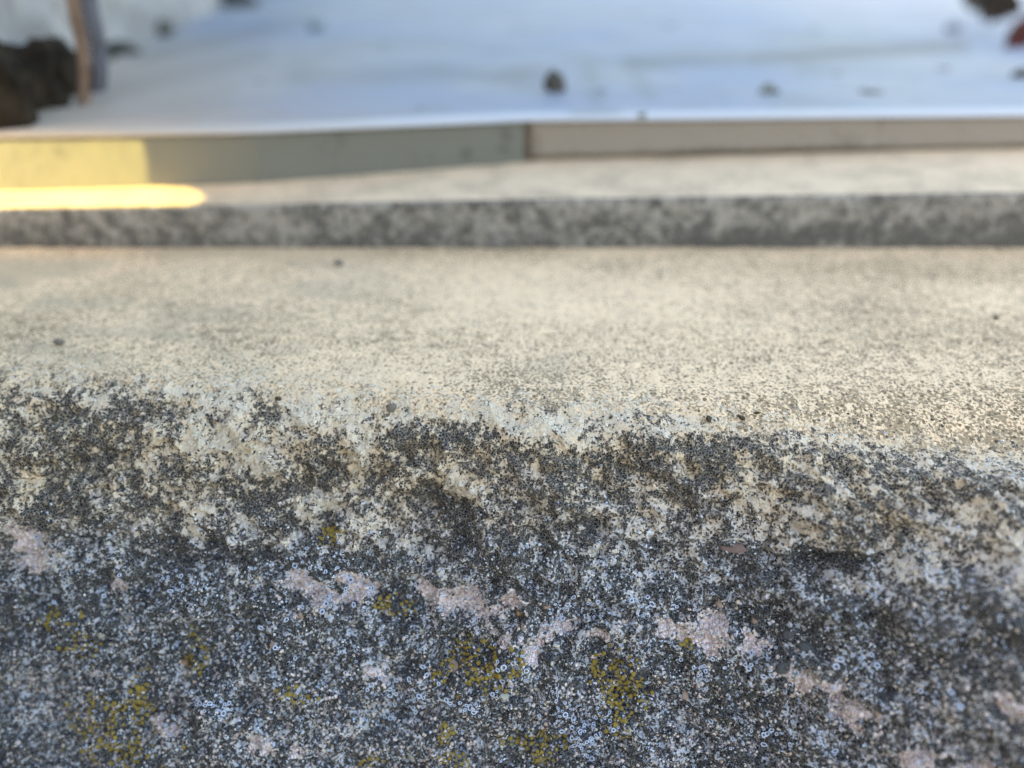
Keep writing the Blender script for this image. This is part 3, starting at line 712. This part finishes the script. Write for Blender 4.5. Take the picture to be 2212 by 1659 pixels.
dk = np.maximum(dk, 0.30 * seg_d(640, 160, 1180, 160, 24)); dk = np.maximum(dk, 0.28 * seg_d(1360, 134, 1400, 200, 18)); dk = np.maximum(dk, 0.40 * seg_d(1240, 245, 1330, 243, 7))
dk = np.maximum(dk, 0.30 * seg_d(660, 45, 300, 130, 14)); dk = np.maximum(dk, 0.22 * seg_d(560, 120, 200, 200, 26))
dk = np.maximum(dk, 0.5 * seg_d(340, 120, 700, 20, 9) * (fbm(G[..., 0], G[..., 1], 0.02, 2, 7) > 0.5))
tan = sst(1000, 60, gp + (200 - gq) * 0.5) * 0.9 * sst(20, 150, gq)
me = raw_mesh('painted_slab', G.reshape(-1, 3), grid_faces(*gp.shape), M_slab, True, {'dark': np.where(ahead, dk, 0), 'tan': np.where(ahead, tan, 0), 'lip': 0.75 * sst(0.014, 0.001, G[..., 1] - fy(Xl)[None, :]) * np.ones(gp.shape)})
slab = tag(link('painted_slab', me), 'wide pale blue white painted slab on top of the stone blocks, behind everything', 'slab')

# ------------------------------------------------------------------ left side wall of the slab
wa, wb = on_z(-6, 246, ZS), on_z(500, 2, ZS)
wdir = (wb - wa).normalized(); wn_ = Vector((-wdir.y, wdir.x, 0))
def mat_wall():
    s = NT('rough_plaster')
    t = s.attr('dark'); n = s.noise(55, 5, 0.6); n2 = s.noise(14, 3, 0.5)
    c = s.mix(s.ramp(n2, 0.4, 0.6), (0.37, 0.35, 0.35), (0.26, 0.255, 0.27))
    c = s.mix(s.ramp(n, 0.5, 0.68, 0, 0.45), c, (0.15, 0.14, 0.13))
    c = s.mix(s.ramp(s.math('ADD', t, s.math('MULTIPLY', s.math('SUBTRACT', n, 0.5), 1.0)), 0.42, 0.62), c, (0.025, 0.018, 0.013))
    return s.done(c, 0.9, s.bump(n, 0.001), 0.2)
ls = np.concatenate([np.linspace(0, 0.5, 220), np.linspace(0.51, 2.2, 60)]); hs = np.linspace(-0.002, 0.42, 150)
Lg, Hg = np.meshgrid(ls, hs)
dis = 0.012 * (fbm(Lg, Hg, 0.06, 4, 401) - 0.5) + 0.004 * (fbm(Lg, Hg, 0.012, 3, 402) - 0.5)
Wp = np.array(wa)[None, None] + Lg[..., None] * np.array(wdir) + Hg[..., None] * np.array([0, 0, 1.]) + dis[..., None] * np.array(wn_)
gx_, gy_ = project(Wp)
wd2 = sst(185, 140, gx_) * sst(90, 150, gy_ + 0.15 * gx_) * (1 - 0.9 * np.exp(-(((gx_ - 0) / 16) ** 2 + ((gy_ - 145) / 34) ** 2))) + 0.42 * np.exp(-(((gx_ - 108) / 14) ** 2)) * sst(150, 0, gy_) * 1.0
wd2 = np.where((gx_ > -150) & (gx_ < 260) & (Wp[..., 1] > 0.1), wd2, 0.35 * sst(0.03, 0, Hg))
wall = empty('plaster_wall', wa, 'low rough grey plaster wall along the left of the painted slab with a dark stained foot', 'wall')
o = link('plaster_face', raw_mesh('plaster_face', Wp.reshape(-1, 3), grid_faces(*Lg.shape), mat_wall(), True, {'dark': wd2}), wall); o.location = -wall.location
# its thickness: end, top and back
e0, e1 = wa.copy(), wa + wdir * 2.2; th = wn_ * 0.05
e0 = e0 + wdir * 0.008
q = [e0 + wn_ * 0.007, e1 + wn_ * 0.007, e1 + th, e0 + th]
V = [p + Vector((0, 0, -0.001)) for p in q] + [p + Vector((0, 0, 0.42)) for p in q]
o = link('wall_core', raw_mesh('wall_core', [v[:] for v in V], [(0, 1, 5, 4), (1, 2, 6, 5), (2, 3, 7, 6), (3, 0, 4, 7), (4, 5, 6, 7)], o.data.materials[0], False, {'dark': [0.0] * 8}), wall); o.location = -wall.location

# dry stalk at the wall foot
def tube(name, pts, radii, mat, parent=None, segs=8):
    V = []; F = []
    for k, (p, r) in enumerate(zip(pts, radii)):
        for i in range(segs):
            a = 2 * math.pi * i / segs; V.append((p[0] + r * math.cos(a), p[1] + r * math.sin(a), p[2]))
    for k in range(len(pts) - 1):
        for i in range(segs):
            a, b = k * segs + i, k * segs + (i + 1) % segs; F.append((a, b, b + segs, a + segs))
    return link(name, raw_mesh(name, V, F, mat), parent)
f0 = on_z(180, 224, ZS); d0 = f0.y
tp = on_y(160, -60, d0)
pts = [f0.lerp(tp, t) + Vector((0.0012 * math.sin(t * 5), 0, 0)) for t in np.linspace(-0.03, 1.5, 24)]
stalk = empty('dry_stalk', f0, 'thin upright tan dry stalk standing at the foot of the plaster wall', 'plant stalk')
o = tube('stem', [p - f0 for p in pts], np.linspace(0.0019, 0.0018, 24), mat_flat('dry_tan', (0.28, 0.19, 0.14), (0.18, 0.12, 0.09), 120, 0.8, 0.2, 0.0004), stalk)
o2 = tube('bark_sheath', [p - f0 + Vector((0.0042, 0.001, 0)) for p in pts[2:]], np.linspace(0.0022, 0.0026, 22), mat_flat('slate_blue_bark', (0.085, 0.085, 0.105), (0.12, 0.125, 0.155), 100, 0.8, 0.2), stalk)

# dark clump of soil and rotted leaves against the wall, left border
def clump(name, px, py, r, lab, cat, mat, seed, zscale=0.6, plane=ZS, group=None, rough=0.5, sx=1.0):
    p = on_z(px, py, plane); V, F = ico(4); g = np.random.default_rng(seed)
    d = sum(np.sin(V @ g.normal(0, 1.8 * (k + 1), 3) + g.uniform(0, 6)) / (k + 1) for k in range(7)) * rough * 0.4
    V = V * (1 + d[:, None]) * np.array([r * sx, r, r * zscale])
    V[:, 2] = np.maximum(V[:, 2], -r * zscale * 0.45) + r * zscale * 0.44
    o = link(name, raw_mesh(name, V, F, mat), None, p)
    return tag(o, lab, cat, group)
M_soil = mat_flat('dark_soil', (0.010, 0.008, 0.006), (0.035, 0.026, 0.018), 110, 0.95, 0.15, 0.001)
g_ = 'dark soil heaped along the wall foot at the left'
clump('soil_clump', 8, 268, 0.0095, 'nearest dark brown soil clump, cut by the left border', 'soil clump', M_soil, 5, 1.3, group=g_)
clump('soil_clump', 66, 232, 0.0105, 'largest dark brown soil clump in the middle of the heap by the wall', 'soil clump', M_soil, 6, 1.3, group=g_)
clump('soil_clump', 128, 202, 0.0100, 'dark soil clump just left of the dry stalk', 'soil clump', M_soil, 16, 1.2, group=g_)
clump('pale_stone', -8, 175, 0.0085, 'pale grey stone behind the soil at the left border', 'stone', mat_flat('pale_grey_stone', (0.42, 0.42, 0.42), (0.3, 0.3, 0.3), 120, 0.9, 0.2), 31, 1.6)
M_deb = mat_flat('dark_debris', (0.05, 0.05, 0.045), (0.10, 0.10, 0.09), 160, 0.95, 0.15)
for k, (px, py, r, lab) in enumerate([(268, 116, 0.0056, 'elongated dark debris lump right of the dry stalk'), (352, 76, 0.0075, 'dark debris lump midway along the wall foot'), (500, 12, 0.015, 'dark debris lump at the top edge by the wall'), (226, 128, 0.0045, 'small dark debris lump touching the dry stalk')]):
    clump('debris_lump', px, py, r, lab, 'debris', M_deb, 60 + k, 0.6, group='dark debris lumps along the foot of the wall', sx=1.5 if k in (0, 2) else 1)
# specks of grit on the slab
M_sp = mat_flat('dark_grit', (0.055, 0.055, 0.055), (0.10, 0.09, 0.08), 200, 0.9, 0.2); M_sg = mat_flat('green_grey_grit', (0.17, 0.20, 0.20), (0.22, 0.25, 0.25), 200, 0.9, 0.2)
for k, (px, py, r, mat, lab) in enumerate([
        (1202, 196, 0.0034, M_sp, 'round dark grit speck on the painted slab near its middle'), (688, 64, 0.0052, M_sg, 'grey grit speck on the far left part of the slab'),
        (1660, 200, 0.0030, M_sg, 'green grey grit speck near the front edge of the slab right of centre'), (1882, 200, 0.0026, M_sg, 'flat grey grit speck near the slab edge, right of the green grey one'), (1388, 250, 0.0012, M_sg, 'small grey speck on the front edge of the slab'),
        (2206, 165, 0.0035, M_sp, 'grey speck on the slab at the right border')]):
    clump('grit_speck', px, py, r, lab, 'grit', mat, 80 + k, (1.1 if k == 0 else 0.55) if k != 3 else 0.25, group='grit specks lying on the painted slab', sx=1.0 if k != 3 else 1.6)

M_dust = mat_flat('pale_dust', (0.22, 0.25, 0.29), (0.17, 0.19, 0.22), 200, 0.9, 0.2)
for k, (px, py, r, lab) in enumerate([
        (560, 176, 0.0016, 'faint speck near the left end of the pale slab, below the grey grit'), (905, 232, 0.0011, 'faint speck by the slab front edge above the grey green block'),
        (830, 96, 0.0024, 'faint speck between the grey grit and the round dark grit'), (1450, 60, 0.0034, 'faint speck far back on the slab right of its middle'),
        (1760, 66, 0.0034, 'faint speck behind the long grey stain at right'), (1810, 160, 0.0017, 'faint speck just above the flat grey grit'),
        (1300, 196, 0.0017, 'faint speck just right of the round dark grit'), (2040, 150, 0.0024, 'faint speck below the brown leaves')]):
    clump('dust_speck', px, py, r, lab, 'dirt speck', M_dust, 120 + k, 0.2, group='faint dirt specks dotted over the painted slab')

# dead leaves at the top right -------------------------------------------------
def leaf(name, px, py, L, Wd, yaw, tilt, mat, lab, curl=0.3, plane=ZS, lift=0.004, roll=0.0):
    p = on_z(px, py, plane) + Vector((0, 0, lift))
    root = empty(name, p, lab, 'dead leaf'); root.rotation_euler = (roll, tilt, yaw)
    a = np.linspace(0, 1, 22); b = np.linspace(-1, 1, 11); A, B = np.meshgrid(a, b, indexing='ij')
    half = Wd * np.sin(np.pi * A ** 0.85) ** 0.8 * (1 + 0.06 * np.sin(A * 34))
    x = (A - 0.5) * L; y = B * half; z = curl * L * (A - 0.5) ** 2 * 2 + curl * Wd * B ** 2 * 0.9 + 0.0006 * np.sin(A * 25 + B * 4)
    top = np.stack([x, y, z], -1).reshape(-1, 3); bot = top - np.array([0, 0, 0.0004]); n_ = len(top)
    F = grid_faces(22, 11); V = np.concatenate([top, bot]); FF = np.concatenate([F, F[:, ::-1] + n_])
    link('blade', raw_mesh('blade', V, FF, mat), root)
    V = []; F = []
    for k in range(14):
        t = k / 13; xx = (t * 1.3 - 0.8) * L; zz = curl * L * (xx / L) ** 2 * 2 + 0.0006
        for i in range(6): q_ = 2 * math.pi * i / 6; V.append((xx, 0.0006 * math.cos(q_), zz + 0.0006 * math.sin(q_)))
    for k in range(13):
        for i in range(6): F.append((k * 6 + i, k * 6 + (i + 1) % 6, k * 6 + 6 + (i + 1) % 6, k * 6 + 6 + i))
    link('midrib', raw_mesh('midrib', V, F, mat), root)
    return root
M_red = mat_flat('russet_leaf', (0.06, 0.006, 0.003), (0.02, 0.004, 0.003), 60, 0.55, 0.3, 0.0003)
M_brn = mat_flat('dark_leaf', (0.006, 0.004, 0.003), (0.016, 0.010, 0.005), 60, 0.7, 0.3, 0.0003)
leaf('dead_leaf', 2206, 100, 0.034, 0.0065, math.radians(20), -0.6, M_red, 'russet red curled leaf at the upper right border', 0.3, lift=0.007, roll=0.9)
leaf('dead_leaf', 2130, 62, 0.030, 0.0135, math.radians(-10), 0.45, M_brn, 'dark brown curled leaf at the top edge near the right corner', 0.3, lift=0.014, roll=1.1)
leaf('dead_leaf', 2078, 42, 0.024, 0.0115, math.radians(20), 0.2, mat_flat('olive_leaf', (0.05, 0.032, 0.011), (0.02, 0.014, 0.008), 60, 0.7, 0.3, 0.0003), 'olive brown leaf partly behind the dark one at the top edge', 0.3, lift=0.014, roll=1.0)
clump('grit_speck', 2056, 68, 0.0045, 'blue grey speck below the brown leaves', 'grit', mat_flat('slate_grit', (0.15, 0.17, 0.22), (0.2, 0.22, 0.26), 200, 0.9, 0.2), 99, 0.8, group='grit specks lying on the painted slab')

# ------------------------------------------------------------------ added unseen board shading the steps, its hole cut to shape the sun patch
XB = -0.178
def to_board(p):
    t = (XB - p.x) / SUN.x; q_ = p + SUN * t
    return (q_.y, q_.z)
fy_at = lambda x: float(sample(LB, np.array([x]))[0, 1])
def on_face(px, py):
    x = -0.11; p = None
    for _ in range(8):
        p = on_y(px, py, fy_at(x) + 0.0004); x = p.x
    return p
patch = []
pf = [on_face(-260, 306), on_face(100, 303), on_face(288, 300), on_face(304, 306), on_face(316, 350), on_face(325, 399)]
pt = [on_tread(400, 405), on_tread(430, 414), on_tread(442, 428), on_tread(430, 438), on_tread(402, 445)]
pe = [on_tread(200, 448), on_tread(-260, 452)]
hole = [to_board(p) for p in pf + pt + pe]
bm = bmesh.new()
def ring(pts, x): return [bm.verts.new((x, a, b)) for a, b in pts]
outer = [(-0.9, -0.13), (0.30, -0.13), (0.30, 0.40), (-0.9, 0.40)]
rings = []
for x in (XB, XB - 0.003):
    k_ = (x - XB) / SUN.x
    ro, rh = ring(outer, x), ring([(a + k_ * SUN.y, b + k_ * SUN.z) for a, b in hole], x)
    ed = [bm.edges.new((r[i], r[(i + 1) % len(r)])) for r in (ro, rh) for i in range(len(r))]
    bmesh.ops.triangle_fill(bm, edges=ed, use_beauty=True)
    rings.append((ro, rh))
for j in (0, 1):
    a, b = rings[0][j], rings[1][j]
    for i in range(len(a)): bm.faces.new((a[i], a[(i + 1) % len(a)], b[(i + 1) % len(a)], b[i]))
bmesh.ops.recalc_face_normals(bm, faces=bm.faces)
me = bpy.data.meshes.new('sun_mask_board'); bm.to_mesh(me); bm.free(); me.materials.append(mat_flat('sun_mask_timber', (0.30, 0.25, 0.19), (0.2, 0.16, 0.12), 60, 0.8, 0.2))
tag(link('sun_mask_board', me), 'unseen board added left of the steps to shade them, its hole shaping the sun patch', 'board')

# ground all round
s = NT('garden_soil'); n_ = s.noise(40, 5, 0.6)
Mg = s.done(s.mix(s.ramp(n_, 0.35, 0.65), (0.16, 0.13, 0.10), (0.25, 0.22, 0.17)), 0.95, s.bump(n_, 0.01), 0.2)
g = link('ground', raw_mesh('ground', [(-150, -150, -0.14), (150, -150, -0.14), (150, 150, -0.14), (-150, 150, -0.14)], [(0, 1, 2, 3)], Mg, False)); tag(g, kind='structure')
